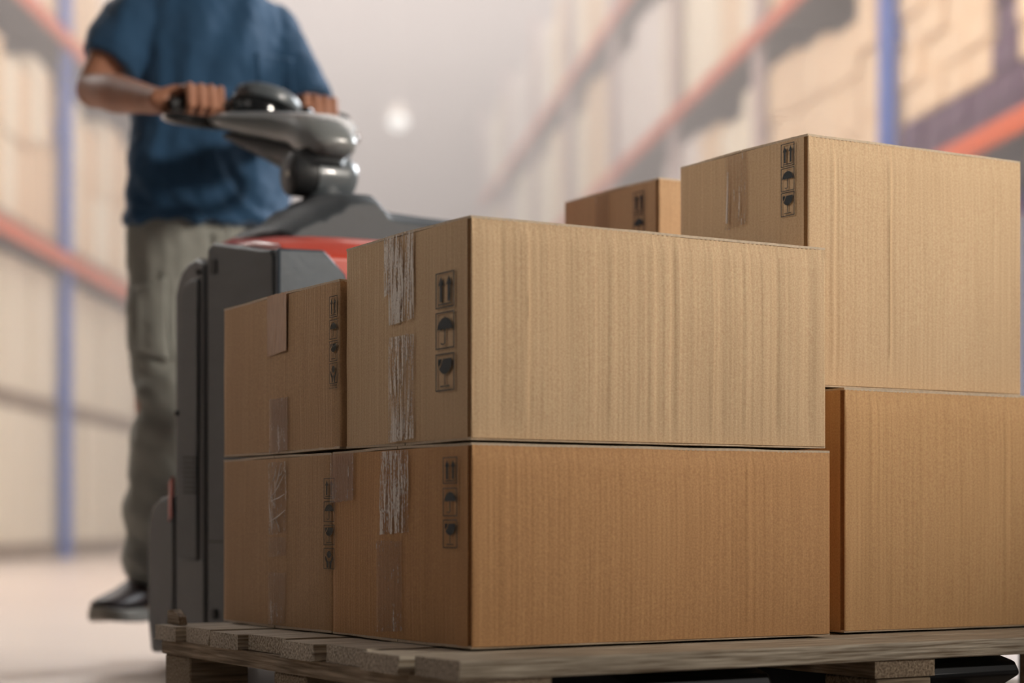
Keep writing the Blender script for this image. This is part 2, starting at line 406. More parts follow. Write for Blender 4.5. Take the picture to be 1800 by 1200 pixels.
NAMES = {'arrows_mark': arrows, 'umbrella_mark': umbrella, 'glass_mark': glass, 'hands_mark': hands}
def marks_column(root, a0, b0, z0, xl, xr, rows, ink, off=-.0035):
    """rows: (name, y_top, y_bottom) read at the centre of the column"""
    al, ar = a_of(xl, b0), a_of(xr, b0); am = (al+ar)/2
    for nm, yt, yb in rows:
        mark(root, nm, NAMES[nm](), al-a0, ar-a0, z_of(yb, am, b0)-z0, z_of(yt, am, b0)-z0, ink, x=off)
def tape(root, a0, b0, z0, xl, xr, yt, yb, m, name='tape', wr=.0006, seed=0, off=-.004, ragged=True):
    al, ar = a_of(xl, b0)-a0, a_of(xr, b0)-a0; am = (al+ar)/2+a0
    zt, zb = z_of(yt, am, b0)-z0, z_of(yb, am, b0)-z0
    nx, nz = 12, max(6, int((zt-zb)/.006)); mb = MB(); g = []
    for j in range(nz+1):
        row = []
        for i in range(nx+1):
            y = al+(ar-al)*i/nx; t = j/nz; z = zb+(zt-zb)*t
            if ragged and j == 0: z += .004*i/nx + .002*wob(y, seed, 0, 120)
            if ragged and j == nz: z += .002*wob(y, seed+2, 0, 120)
            x = off - abs(wr*(wob(y*3, z, seed, 60)+.5*wob(y, z, seed+3, 200)))
            row.append(mb.bm.verts.new((x, y, z)))
        g.append(row)
    for j in range(nz):
        for i in range(nx): mb.bm.faces.new((g[j][i], g[j][i+1], g[j+1][i+1], g[j+1][i]))
    return mb.build(name, m, root, angle=180)

ZP = .177                                  # top of the pallet
Z1 = .425                                  # top of the lower front carton
G = 'cardboard cartons loaded on the pallet'
B1 = carton('cardboard_box', 'lower front carton under the widest carton, one upright score line near its right end', -.009, -.004, ZP, Z1, .38, .547,
            creases=[(.4105, .0024, .0011), (.4145, .0018, -.0006), (.045, .004, .0006)], seed=1, bulge=.002, group=G)
marks_column(B1, -.009, -.004, ZP, 783, 808, [('arrows_mark', 803, 850), ('umbrella_mark', 857, 907), ('glass_mark', 913, 963)], M['ink'])
tape(B1, -.009, -.004, ZP, 673, 723, 792, 940, M['tape_wrk'], seed=3, wr=.002)
tape(B1, -.009, -.004, ZP, 667, 712, 950, 1112, M['tape_clear'], seed=4, wr=.0022)
tape(B1, -.009, -.004, ZP, 585, 626, 797, 884, M['tape_red'], seed=5)
B2 = carton('cardboard_box', 'widest carton, nearest on the upper layer, wavy upright ridges on its lit long face', .006, .004, Z1, .696, .339, .544,
            creases=[(.05, .003, .001), (.078, .002, .0014), (.083, .003, -.001), (.20, .0024, .0012), (.262, .002, .0013), (.293, .0022, -.0006), (.30, .0026, .0012), (.355, .002, .0016), (.41, .0022, .0012), (.46, .0028, -.001), (.50, .0026, .0008)],
            crease_amp=.0017, seed=2, bulge=.001, m=M['card_hazed'], group=G)
marks_column(B2, .006, .004, Z1, 770, 803, [('arrows_mark', 478, 541), ('umbrella_mark', 548, 613), ('glass_mark', 621, 687)], M['ink'])
tape(B2, .006, .004, Z1, 688, 732, 411, 569, M['tape'], seed=6)
tape(B2, .006, .004, Z1, 680, 690, 417, 522, M['tape'], seed=16)
tape(B2, .006, .004, Z1, 688, 732, 590, 777, M['tape'], seed=7)
B3 = carton('cardboard_box', 'upper carton at the far left beside the truck, short tan tape under its top edge', .352, -.002, .4255, .657, .404, .5, seed=3, bulge=.002, m=M['card_dull'], seam=False, tilt=-.008, group=G)
marks_column(B3, .352, -.002, .4255, 583, 597, [('arrows_mark', 520, 558), ('umbrella_mark', 562, 596), ('glass_mark', 599, 635), ('hands_mark', 638, 674)], M['ink2'])
_al, _ar = a_of(582, -.002)-.352, a_of(598, -.002)-.352
mark(B3, 'caption_mark', scribble(), _al, _ar, z_of(684, .37, -.002)-.4255, z_of(675, .37, -.002)-.4255, M['ink2'], x=-.0035)
tape(B3, .352, -.002, .4255, 474, 508, 517, 624, M['tape_tan'], seed=8)['label'] = 'tan tape'
tape(B3, .352, -.002, .4255, 478, 510, 700, 797, M['tape_red'], seed=9)
B4 = carton('cardboard_box', 'lower carton at the far left pallet corner, its clear tape crumpled into white creases', .375, -.003, ZP, .4245, .380, .5, seed=4, bulge=.002, m=M['card_dull'], seam=False, group=G)
marks_column(B4, .375, -.003, ZP, 573, 592, [('arrows_mark', 840, 876), ('umbrella_mark', 881, 917), ('glass_mark', 922, 958), ('hands_mark', 963, 1000)], M['ink2'])
tape(B4, .375, -.003, ZP, 477, 508, 812, 940, M['tape_clear'], seed=10, wr=.0025)
tape(B4, .375, -.003, ZP, 477, 507, 944, 980, M['tape_clear'], seed=14)
tape(B4, .375, -.003, ZP, 476, 506, 1006, 1100, M['tape_clear'], seed=11)
# the crumpled white creases are ridges standing up in that tape
mb = MB()
for (x0, y0, x1, y1) in ((500, 815, 489, 862), (506, 833, 482, 876), (507, 868, 483, 880), (484, 878, 490, 892), (508, 896, 480, 917), (480, 886, 484, 936), (491, 912, 498, 934), (492, 822, 486, 846), (496, 838, 503, 826)):
    q = [Vector((-.006, a_of(x, -.003)-.375, z_of(y, a_of(x, -.003), -.003)-ZP)) for x, y in ((x0, y0), ((x0+x1)/2+1.5, (y0+y1)/2+1), (x1, y1))]
    mb.tube([(q[0], .0003), (q[1], .0009), (q[2], .0003)], 6)
mb.build('tape_crease', M['white_film'], B4)['label'] = 'white creased folds of the clear tape'
B5 = carton('cardboard_box', 'large lower right carton cut by the frame edge, standing below the tallest carton', .027, .598, ZP, .513, .42, .545, seed=5, bulge=.002, m=M['card_mid'],
            creases=[(.05, .004, .0008), (.30, .003, .0012), (.4, .004, .0006)], group=G)
B6 = carton('cardboard_box', 'tallest carton on top at the right, pale lit face with two upright score lines', .07, .57, .513, .862, .299, .402, seed=6, bulge=.001,
            creases=[(.043, .0022, .0013), (.05, .002, -.001), (.146, .0022, .0016), (.152, .0018, -.0012)], m=M['card_hazed'], group=G)
marks_column(B6, .07, .57, .513, 1376, 1400, [('arrows_mark', 252, 293), ('umbrella_mark', 295, 336), ('glass_mark', 338, 380)], M['ink'])
tape(B6, .07, .57, .513, 1279, 1316, 272, 402, M['tape_clear'], seed=12)
mb = MB(); q = [Vector((-.0055, a_of(x, .57)-.07, z_of(y, a_of(x, .57), .57)-.513)) for x, y in ((1285, 303), (1284, 350), (1283, 393))]
mb.tube([(q[0], .0004), (q[1], .0013), (q[2], .0016)], 6); mb.build('tape_crease', M['white_film'], B6)['label'] = 'white upright fold in the clear tape'
a7 = .60; b7 = .70
B8 = carton('cardboard_box', 'carton hidden low behind the lower right carton', .46, .56, ZP, .513, .44, .54, seed=8, detail=False, group=G)
B7 = carton('cardboard_box', 'farthest carton on top, only its upper part showing behind the widest carton', a7, b7-.005, .513, z_of(310, a7, b7), .29, .30, seed=7, bulge=.002, m=M['card_dull'], group=G)
marks_column(B7, a7, b7-.005, .513, 1116, 1135, [('arrows_mark', 337, 375), ('umbrella_mark', 378, 416), ('glass_mark', 419, 457)], M['ink'])
tape(B7, a7, b7-.005, .513, 1050, 1074, 342, 460, M['tape_clear'], seed=13)

# ================================================================ PALLET
pal = thing('wooden_pallet', 'weathered wooden block pallet carrying all the cardboard cartons', 'pallet', W(-.149, -.10, .033), TH)
PW, PD = 1.46, .915
tz = ZP-.033
def board(x0, x1, y0, y1, z0, z1, m, name, along, seed):
    mb = MB(); n = 30; rings = []
    rr = random.Random(seed); j = [rr.uniform(-.003, .003) for _ in range(4)]
    for i in range(n+1):
        t = i/n
        e = .0015
        def q(p, k): return p + .0016*noise.noise(Vector((t*9, seed, k))) + (.001*noise.noise(Vector((t*60, seed, k+7))))
        if along == 'x':
            x = x0+(x1-x0)*t
            ring = [Vector((x+j[0], q(y0, 0)+e, z0)), Vector((x+j[0], q(y1, 1)-e, z0)), Vector((x+j[1], q(y1, 1), z0+e)), Vector((x+j[1], q(y1, 2), z1-e)), Vector((x+j[1], q(y1, 2)-e, z1)), Vector((x+j[2], q(y0, 3)+e, z1)), Vector((x+j[2], q(y0, 3), q(z1, 5)-.0015-e*.4)), Vector((x+j[3], q(y0, 4), q(z0, 6)+e))]
        else:
            y = y0+(y1-y0)*t
            ring = [Vector((q(x0, 0), y, z0)), Vector((q(x1, 1), y, z0)), Vector((q(x1, 2), y, z1)), Vector((q(x0, 3), y, z1))]
        rings.append(ring)
    mb.loft(rings); return mb.build(name, m, pal, angle=30)
ys = [0, .118, .232, .362, .478, .606, .722, .826]
ws = [.102, .100, .114, .100, .114, .100, .09, .089]
xs0 = [0, -.012, .004, -.006, .008, -.004, .0, -.008]
for k, (y, w_) in enumerate(zip(ys, ws)):
    if y+w_ > PD+.001: w_ = PD-y
    board(xs0[k], PW, y, y+w_, tz-.022-(k % 2)*.0006, tz-.001*(k % 2), M['wood_r'], 'deck_board', 'x', 11+k)
for k, x in enumerate((.002, .60, PW-.104)):
    board(x, x+.10+.02*(k == 0), .004, PD-.004, tz-.044, tz-.0225, M['wood_u'], 'stringer_board', 'y', 31+k)
    for j, y in enumerate((.006, .41, PD-.106)):
        mb = MB().box(x+.004, x+.096, y, y+.10, .0225, tz-.0445); mb.build('block', M['wood_b'], pal, bevel=.003)
    board(x, x+.10, 0, PD, .0, .022, M['wood_u'], 'bottom_board', 'y', 51+k)
# splinter standing up at the far left corner
mb = MB().prism([(-.0, .0), (.05, .0), (.045, .012), (.02, .022), (.002, .020)], 0, .012, lambda p, q, d: Vector((.01+d, .86+.05-p, tz+q)))
mb.build('splinter', M['wood_u'], pal)

# ================================================================ PALLET TRUCK
BT, BC = .143, .50
BR = 2*BC-BT
TR = thing('pallet_truck', 'dark stand-on electric pallet truck with red hood and grey tiller, behind the pallet', 'pallet truck', W(1.1, BC, 0), TH)
def T(b, a, z): return Vector((b-BC, a-1.1, z))          # truck-local point
def tprism(pts, b0, b1): return MB().prism(pts, b0, b1, lambda p, q, d: T(d, p, q))
def arc(cx, cy, r, a0, a1, n=6): return [(cx+r*math.cos(math.radians(a0+(a1-a0)*i/n)), cy+r*math.sin(math.radians(a0+(a1-a0)*i/n))) for i in range(n+1)]
aF, aS, aPn, aFd = .90, a_of(362, BT), a_of(309, BT), a_of(262, BT)
zc, zs = z_of(436, aF, BT), z_of(430, aS, BT)
# battery housing (the black slab)
pts = [(aF, .10), (aS-.004, .10), (aS-.004, zs-.012)] + [(aS-.012, zs-.004), (aS-.03, zs)] + [(aF+.05, zc+.004), (aF+.012, zc), (aF, zc-.012)]
tprism(pts, BT, BR).build('battery_housing', M['black2'], TR, bevel=.012, seg=4)
mb = tprism([(a_of(373, BT), z_of(482, a_of(376, BT), BT))] + [(a_of(x, BT), z_of(y, a_of(376, BT), BT)) for x, y in ((379, 482), (381, 478), (381, 460), (377, 455), (372, 457), (371, 478))], BT-.0015, BT+.02)
mb.build('slot', M['gap'], TR)
# horizontal fold across the housing
tprism([(aF+.01, z_of(947, aS, BT)), (aS-.004, z_of(950, aS, BT)), (aS-.004, z_of(953, aS, BT)), (aF+.01, z_of(951, aS, BT))], BT-.0012, BT+.01).build('seam', M['gap'], TR)
# rear side panel with rounded shoulder
zt = z_of(464, aS, BT)
pts = [(aS, .11), (aPn, .11), (aPn, z_of(520, aPn, BT))] + [(a_of(314, BT), z_of(497, aPn, BT)), (a_of(321, BT), z_of(479, aPn, BT)), (a_of(332, BT), z_of(469, aPn, BT)), (a_of(345, BT), z_of(465, aPn, BT)), (aS, zt)]
sp = tprism(pts, BT-.002, BR+.002).build('side_panel', M['black'], TR, bevel=.008, seg=3)
# raised inner pad of the panel
am = (a_of(330, BT))
pts = [(a_of(x, BT), z_of(y, a_of(x, BT), BT)) for x, y in ((353, 490), (340, 492), (330, 500), (325, 515), (320, 700), (316, 960), (316, 985), (351, 985))]
tprism(pts, BT-.006, BT).build('pad', M['black2'], sp, bevel=.003)
mb = MB()
for k in range(8):
    y = 803+k*8.6; ax0, ax1 = a_of(349, BT), a_of(328, BT)
    mb.prism([(ax0, z_of(y, ax0, BT)), (ax1, z_of(y-1, ax1, BT)), (ax1, z_of(y+3.0, ax1, BT)), (ax0, z_of(y+4, ax0, BT))], BT-.0075, BT-.0055, lambda p, q, d: T(d, p, q))
v = mb.build('vent', M['gap'], sp); v['label'] = 'row of dark cooling slots'
for (x, y) in ((352, 478), (314, 726)):
    a = a_of(x, BT); MB().cyl(T(BT-.006, a, z_of(y, a, BT)), T(BT+.004, a, z_of(y, a, BT)), .005).build('screw', M['gap'], sp)
def fb_at(x, a):
    k = (x-900)/F
    return (k*(O.y+ct*a) - O.x + st*a)/(ct-k*st)
# low step fender at the very left
zf = z_of(876, aFd, BT)
fb_ = [(aPn-.0, .10), (aPn+.0, zf+.006), (a_of(296, BT), zf+.004), (a_of(283, BT), zf), (a_of(272, BT), zf-.012), (a_of(265, BT), zf-.038), (aFd, zf-.075), (a_of(263, BT), .14), (a_of(268, BT), .085), (a_of(300, BT), .10)]
tprism(fb_, BT-.004, BT+.10).build('fender', M['black'], TR, bevel=.008, seg=3)
tprism(fb_, BR-.10, BR+.004).build('fender', M['black'], TR, bevel=.008, seg=3)
# red reflector strip between fender and panel
tprism([(a_of(306, BT), .34), (a_of(302, BT), .33), (a_of(302, BT), .40), (a_of(306, BT), .41)], BT-.006, BT).build('reflector', M['red'], TR)
MB().cyl(T(BT-.004, a_of(378, BT), z_of(1077, aS, BT)), T(BT+.004, a_of(378, BT), z_of(1077, aS, BT)), .009).build('cap', M['gap'], TR)
# platform the driver stands on
MB().prism([(BT+.03, aPn), (BR-.03, aPn), (BR-.03, 2.45), (fb_at(276, 2.45), 2.45), (fb_at(270, 2.1), 2.1), (fb_at(266, 1.7), 1.7)], .085, .108, lambda p, q, d: T(p, q, d)).build('platform', M['black'], TR, bevel=.006)
for bb in (BR-.12,):
    MB().cyl(T(bb-.03, 2.45, .045), T(bb+.03, 2.45, .045), .045).build('wheel', M['steel'], TR, bevel=.004)
MB().cyl(T(BC-.05, 1.30, .115), T(BC+.05, 1.30, .115), .115, 32).build('drive_wheel', M['steel'], TR, bevel=.006)
# red hood: low front lip rising backwards, wraps over the housing
pr = [(aF-.004, zc-.14), (aF-.004, zc-.006), (aF+.03, z_of(424, aF, .3)), (1.05, z_of(414, 1.05, .3)), (1.30, z_of(411, 1.30, .3)), (1.42, .88), (1.42, .81)]
rings = []
for i in range(13):
    t = i/12; b = BT+.02+(BR-BT-.04)*t; k = 1-abs(2*t-1)**5
    rg = []
    for p, q in pr:
        f = max(0, (p-1.0)/.42); bb = BC+(b-BC)*(1-.25*f)
        rg.append(T(bb, p, (q if q < zc-.05 else zc-.012+(q-zc+.012)*(.7+.3*k))))
    rings.append(rg)
MB().loft(rings).build('hood', M['red'], TR, bevel=.006, seg=3)
# blue-grey worn front panel with the diagonal cut
def fb(x, a=aF-.006): # column to b in plane a
    k = (x-900)/F
    return (k*(O.y+ct*a) - O.x + st*a)/(ct-k*st)
pts = [(fb(484), .62), (fb(484), z_of(437, aF, fb(484))), (fb(566), z_of(441, aF, fb(566))), (fb(604), z_of(484, aF, fb(604))), (fb(640), .62)]
MB().prism(pts, aF-.016, aF-.003, lambda p, q, d: T(p, d, q)).build('front_panel', M['tank'], TR, bevel=.005, seg=3)
MB().box(-.357, .357, aF+.0-1.1, aF+.02-1.1, .10, .62).build('lower_front_panel', M['tank'], TR, bevel=.004)
# grey tiller cover
def fa(x, a): return fb(x, a)
aC = 1.34
prof = [(436, 413), (452, 401), (489, 388), (500, 377), (513, 367), (531, 362), (538, 354), (548, 349), (572, 347), (598, 349), (612, 360), (622, 374), (632, 379), (690, 387), (760, 395), (800, 402), (800, 436), (620, 432), (436, 424)]
for nm in ('cover',):
    rings = []
    for k, (da, sq, dz) in enumerate(((-.16, .90, -.032), (-.13, .97, -.012), (-.06, 1, 0), (.0, 1, .004), (.08, 1, .004), (.13, .95, -.01))):
        rg = []
        for x, y in prof:
            b = fa(x, aC); z = z_of(y, aC, b); b = fa(575, aC)+(b-fa(575, aC))*sq
            zz = z+dz*(1 if z > .90 else .6)
            rg.append(T(b, aC+da, zz))
        rings.append(rg)
    MB().loft(rings).build(nm, M['grey'], TR, bevel=.006, seg=3, angle=40)
# tiller
aP = 1.40; 
bP = fb(571, aP); zP = z_of(312, aP, bP)
r0 = .044
MB().tube([(T(bP-.030, aP, zP), r0), (T(bP+.03, aP, zP), r0*1.02), (T(bP+.05, aP, zP-.004), r0*.92), (T(bP+.056, aP, zP-.005), r0*.7)], 40).build('pivot', M['mgrey'], TR, angle=50)
MB().tube([(T(bP-.078, aP, zP), r0*.80), (T(bP-.072, aP, zP), r0*.94), (T(bP-.032, aP, zP), r0*.96)], 40).build('pivot_cap', M['black'], TR, angle=50)
MB().cyl(T(bP-.081, aP-.005, zP), T(bP-.076, aP-.005, zP), .006, 16).build('bolt', M['bolt'], TR)
MB().tube([(T(bP-.002, aP, zP-.075), .05), (T(bP-.002, aP, zP-.03), .040), (T(bP, aP, zP), .036)], 28).build('column', M['grey'], TR)
# tiller head
aH = 1.772; bL, bRt = BC-.123, BC+.123
zL = z_of(186, aH, bL); zR = z_of(203, aH, bRt); zH = (zL+zR)/2
def sec(c, wx, wt, ndir, n=28, sq=2.6):     # superellipse section across the truck
    out = []
    for k in range(n):
        t = 2*math.pi*k/n; cx, sx = math.cos(t), math.sin(t)
        out.append(c + Vector((1, 0, 0))*wx*math.copysign(abs(cx)**(2/sq), cx) + ndir*wt*math.copysign(abs(sx)**(2/sq), sx))
    return out
nd = Vector((0, -.45, .89))
nd0 = Vector((0, .25, .97)).normalized()
# lower dark shell
nd = Vector((0, -.62, .78))
rings = []
for (b, a, z, wx, wt) in ((bP-.012, aP-.03, zP+.004, .040, .030), (bP-.012, aP-.01, zP+.030, .052, .040), (BC-.010, 1.46, zP+.050, .066, .046), (BC-.006, 1.54, zP+.078, .082, .040), (BC, 1.62, zP+.104, .100, .030), (BC, 1.70, zP+.13, .115, .016)):
    rings.append(sec(T(b, a, z-.006), wx, wt, nd))
MB().loft(rings).build('tiller_neck', M['black'], TR, angle=60)
rings = []
for (b, a, z, wx, wt) in ((bP-.002, aP-.068, zP+.046, .030, .010), (bP-.002, aP-.05, zP+.052, .044, .028), (bP-.002, aP+.0, zP+.072, .058, .040), (BC-.006, 1.46, zP+.096, .076, .044), (BC, 1.54, zP+.118, .108, .038), (BC, 1.61, zP+.134, .142, .032), (BC, 1.67, zP+.148, .156, .026), (BC, 1.72, zP+.160, .145, .014)):
    rings.append(sec(T(b, a, z), wx, wt, nd))
MB().loft(rings).build('tiller_shell', M['lgrey'], TR, angle=60)
# black loop guard round the grips
lp = []
for k in range(41):
    t = 2*math.pi*k/40
    cx, sx = math.cos(t), math.sin(t)
    lp.append((T(BC+.205*math.copysign(abs(cx)**.75, cx), aH-.01-.085*math.copysign(abs(sx)**.85, sx), zH-.022+.030*(-sx)-.014*abs(cx)), .0135))
MB().tube(lp, 14).build('loop_guard', M['gloss'], TR, angle=60)
# grips
for sx, nm in ((-1, 'grip'), (1, 'grip')):
    zg = zL if sx < 0 else zR
    MB().tube([(T(BC+sx*.055, aH, zH+.004), .019), (T(BC+sx*.075, aH, (zH+zg)/2), .0165), (T(BC+sx*.17, aH, zg), .0165), (T(BC+sx*.20, aH, zg-.006), .014)], 20).build(nm, M['black'], TR)
# console between the grips: glossy sides, grey cap
rings = []
for (dz, wx, wy) in ((-.055, .05, .045), (-.03, .064, .060), (.004, .066, .062), (.014, .060, .056)):
    rings.append([T(BC-.010+wx*math.cos(2*math.pi*k/32), aH-.01+wy*math.sin(2*math.pi*k/32), zH+dz-.16*wx*math.cos(2*math.pi*k/32)) for k in range(32)])
MB().loft(rings).build('console', M['gloss'], TR, angle=60)
rings = []
for (dz, s_) in ((-.004, 1.0), (.010, 1.04), (.020, .96), (.027, .78), (.031, .5), (.032, .1)):
    rings.append([T(BC+.010+.068*s_*math.cos(2*math.pi*k/32), aH-.018+.066*s_*math.sin(2*math.pi*k/32), zH+dz+.010-.24*.068*s_*math.cos(2*math.pi*k/32)) for k in range(32)])
MB().loft(rings).build('console_cap', M['mgrey'], TR, angle=60)
for sx in (-1, 1):
    MB().tube([(T(BC+sx*.06, aH-.045, zH-.004), .011), (T(BC+sx*.085, aH-.052, zH-.006), .015), (T(BC+sx*.092, aH-.052, zH-.007), .010)], 18).build('thumb_wheel', M['gloss'], TR)
# forks under the pallet
def forks(b0, b1, nm='fork'):
    p = [(.92, .10), (.92, .150), (.88, .153), (-.09, .153), (-.125, .145), (-.135, .128), (-.105, .112), (.1, .100), (.6, .095)]
    mb = MB().prism(p, b0, b1, lambda p_, q, d: T(d, p_, q)); f = mb.build(nm, M['steel'], TR, bevel=.006, seg=3)
    for i in range(2):
        MB().cyl(T((b0+b1)/2-.04, -.02+.10*i-.03, .050), T((b0+b1)/2+.04, -.02+.10*i-.03, .050), .042).build('load_wheel', M['steel'], f, bevel=.004)
    MB().prism([(-.09, .035), (.14, .035), (.16, .12), (-.06, .12)], b0+.02, b1-.02, lambda p_, q, d: T(d, p_, q)).build('wheel_frame', M['steel'], f, bevel=.004)
forks(.14, .35); forks(.555, .765)

# ================================================================ DRIVER
YW = 4.45
root = thing('person', 'person in navy T-shirt and grey work trousers gripping the truck tiller', 'person', (P(275, 1085, 4.40).x+.1, YW, .108))
RL = Vector(root.location)
def remesh(mb, voxel, smooth_it=2, fac=.5):
    me = bpy.data.meshes.new('tmp'); bmesh.ops.recalc_face_normals(mb.bm, faces=mb.bm.faces); mb.bm.to_mesh(me); mb.bm.free()
    o = bpy.data.objects.new('tmp', me); COL.objects.link(o)
    r = o.modifiers.new('r', 'REMESH'); r.mode = 'VOXEL'; r.voxel_size = voxel; r.adaptivity = 0
    if smooth_it: s = o.modifiers.new('s', 'SMOOTH'); s.iterations = smooth_it; s.factor = fac
    dg = bpy.context.evaluated_depsgraph_get(); ev = o.evaluated_get(dg); m2 = bpy.data.meshes.new_from_object(ev)
    bpy.data.objects.remove(o); bpy.data.meshes.remove(me)
    return m2
def finish(me, name, m, disp=None):
    if disp:
        nr = [v.normal.copy() for v in me.vertices]
        for v, n in zip(me.vertices, nr): v.co += n*disp(v.co, n)
    for v in me.vertices: v.co -= RL
    me.name = name; me.materials.clear(); me.materials.append(m); me.shade_smooth()
    o = bpy.data.objects.new(name, me); COL.objects.link(o); o.parent = root; return o
# --- skeleton
def V3(p): return Vector(p)
cx_t = 368
def torso_pt(x, y, Y=YW): return P(x, y, Y)
shR = P(228, 36, YW-.10); shL = P(484, 62, YW+.10)
elR = P(166, 158, 4.30); hdR = W(aH, bL-.012, zL); hdL = W(aH, bRt, zR)
wrR = hdR - R*.068 + U*.035 + Z*.006
elL = P(541, 192, YW+.02); wrL = hdL + R*.022 + U*.075 + Z*.012
neck = P(352, -40, YW); head = P(362, -175, YW-.05)
body = MB()
def ell(c, rx, ry, n=28): return [Vector(c)+R*rx*math.cos(2*math.pi*k/n)+U*ry*math.sin(2*math.pi*k/n) for k in range(n)]
# trunk, hips to neck
tr = [(345, 470, .150, .105), (352, 400, .150, .105), (366, 300, .155, .10), (370, 200, .165, .108), (368, 120, .175, .112), (364, 60, .165, .10), (360, 20, .10, .075), (356, -20, .062, .06), (358, -70, .058, .058), (360, -110, .058, .06)]
body.loft([ell(P(x, y, YW), rx, ry) for x, y, rx, ry in tr])
body.limb([(shR, .060), (shR.lerp(elR, .5), .050), (elR, .041), (elR.lerp(wrR, .35), .043), (elR.lerp(wrR, .75), .031), (wrR, .026)], 16)
body.limb([(shL, .060), (shL.lerp(elL, .5), .050), (elL, .041), (elL.lerp(wrL, .4), .041), (wrL, .026)], 16)
# legs
hipR, knR, anR = P(285, 480, YW-.04), P(282, 760, YW-.12), P(255, 1025, YW-.08)
hipL, knL, anL = P(400, 480, YW+.06), P(392, 760, YW-.02), P(380, 1030, YW+.06)
for h_, k_, a_ in ((hipR, knR, anR), (hipL, knL, anL)):
    body.limb([(h_, .078), (h_.lerp(k_, .5), .068), (k_, .052), (k_.lerp(a_, .35), .054), (a_, .036)], 16)
# feet
def foot(an, d): return [(an+Z*-.02-d*.03, .036), (Vector((an.x, an.y, .15))+d*.05, .032), (Vector((an.x, an.y, .14))+d*.13, .022)]
dR = Vector((-.33, -.944, 0)).normalized(); dL = Vector((.45, -.89, 0)).normalized()
body.limb(foot(anR, dR), 12); body.limb(foot(anL, dL), 12)
# head: skull, jaw, nose, ears; the face looks towards the load
fd = (U*-.92+R*.05).normalized(); sd = fd.cross(Z).normalized()*-1
hm = Matrix((tuple(R)+(0,), tuple(U)+(0,), (0, 0, 1, 0), (0, 0, 0, 1))).transposed()
body.ball(head+Z*.02+U*.012, .1, (.76, .94, .95), 28, hm)
body.ball(head+fd*.030-Z*.045, .1, (.60, .62, .66), 24, hm)
body.limb([(head+fd*.083+Z*.012, .010), (head+fd*.104-Z*.020, .015)], 10)
body.ball(head+fd*.094-Z*.028+R*.010, .009); body.ball(head+fd*.094-Z*.028-R*.010, .009)
body.limb([(head+fd*.084-Z*.056-R*.022, .007), (head+fd*.092-Z*.054, .009), (head+fd*.084-Z*.056+R*.022, .007)], 8)
body.limb([(head+fd*.082-Z*.066-R*.018, .007), (head+fd*.089-Z*.067, .009), (head+fd*.082-Z*.066+R*.018, .007)], 8)
body.limb([(head+fd*.083+Z*.034-R*.045, .009), (head+fd*.089+Z*.040-R*.015, .009), (head+fd*.089+Z*.040+R*.015, .009), (head+fd*.083+Z*.034+R*.045, .009)], 8)
for s in (-1, 1): body.ball(head+R*s*.078+U*.005, .1, (.12, .18, .32), 14, hm)
# hands: palm from wrist to knuckles, four fingers wrapped over the bar, thumb under it
def hand(hd, wr, sgn):
    mcs = []
    for k, t in enumerate((-.034, -.0112, .0112, .033)):
        base = hd + R*t
        ln = (.92, 1.0, 1.04, .96)[k] if sgn > 0 else (.96, 1.04, 1.0, .92)[k]
        m0 = base + Z*.033*ln + U*.010
        p1 = base - U*.030*ln + Z*.030
        p2 = base - U*.036*ln - Z*.010
        p3 = base - U*.016 - Z*.029*ln
        body.limb([(m0, .0105), (p1, .0094), (p2, .0088), (p3, .0078)], 10)
        mcs.append(m0)
        body.limb([(wr + R*t*.45 + Z*.004, .019), (wr.lerp(m0, .55)+Z*.006, .0155), (m0, .0112)], 12)
    side = 1 if sgn > 0 else -1
    th0 = wr.lerp(hd+R*side*.03, .30) - Z*.012
    body.limb([(th0, .016), (hd + R*side*.050*1 + U*.028 - Z*.012, .0125), (hd + R*side*.052 + U*.0 - Z*.026, .0105), (hd + R*side*.040 - U*.020 - Z*.026, .0088)], 10)
hand(hdR, wrR, 1)
hand(hdL, wrL, -1)
finish(remesh(body, .0036, 1, .5), 'body', M['skin'], lambda c, n: .0008*noise.noise(c*26))
# eyes and hair
for s in (-1, 1):
    e = MB(); e.ball(head+fd*.0745+Z*.016+R*s*.031-RL, .0112); eo = e.build('eye', M['eye'], root)
    i_ = MB(); i_.ball(head+fd*.0818+Z*.016+R*s*.031-RL, .0052); i_.build('iris', M['iris'], eo)
hb = MB(); hb.ball(head+Z*.042+U*.028, .1, (.82, .96, .84), 28, hm); hb.ball(head+U*.045-Z*.01, .1, (.74, .66, .72), 24, hm)
finish(remesh(hb, .006, 2), 'hair', M['hair'], lambda c, n: .004*noise.noise(c*60))

# --- T-shirt
sh = MB()
ts = [(368, 405, .199, .132), (366, 392, .196, .130), (366, 378, .190, .124), (369, 330, .196, .128), (371, 250, .192, .128), (372, 190, .192, .130), (370, 130, .200, .134), (366, 80, .205, .130), (360, 40, .205, .118), (356, 0, .185, .108), (354, -25, .135, .09), (354, -48, .09, .075), (354, -62, .07, .068)]
sh.loft([ell(P(x, y, YW), rx, ry, 40) for x, y, rx, ry in ts])
slR = shR.lerp(elR, .66); slL = shL.lerp(elL, .97)
def sleeve(s, e, r0_, r1_, extra=()):
    sh.limb([(s, r0_), (s.lerp(e, .45), (r0_+r1_)/2+.004)], 20)
    sh.tube([(s.lerp(e, .3), r0_*.98), (s.lerp(e, .7), (r0_+r1_)/2+.004), (e, r1_)], 24)
sleeve(shR+R*.01-Z*.005, slR, .080, .070); sleeve(shL-R*.01-Z*.005, slL, .078, .064)
FOLDR = Vector((.62, 0, .78))
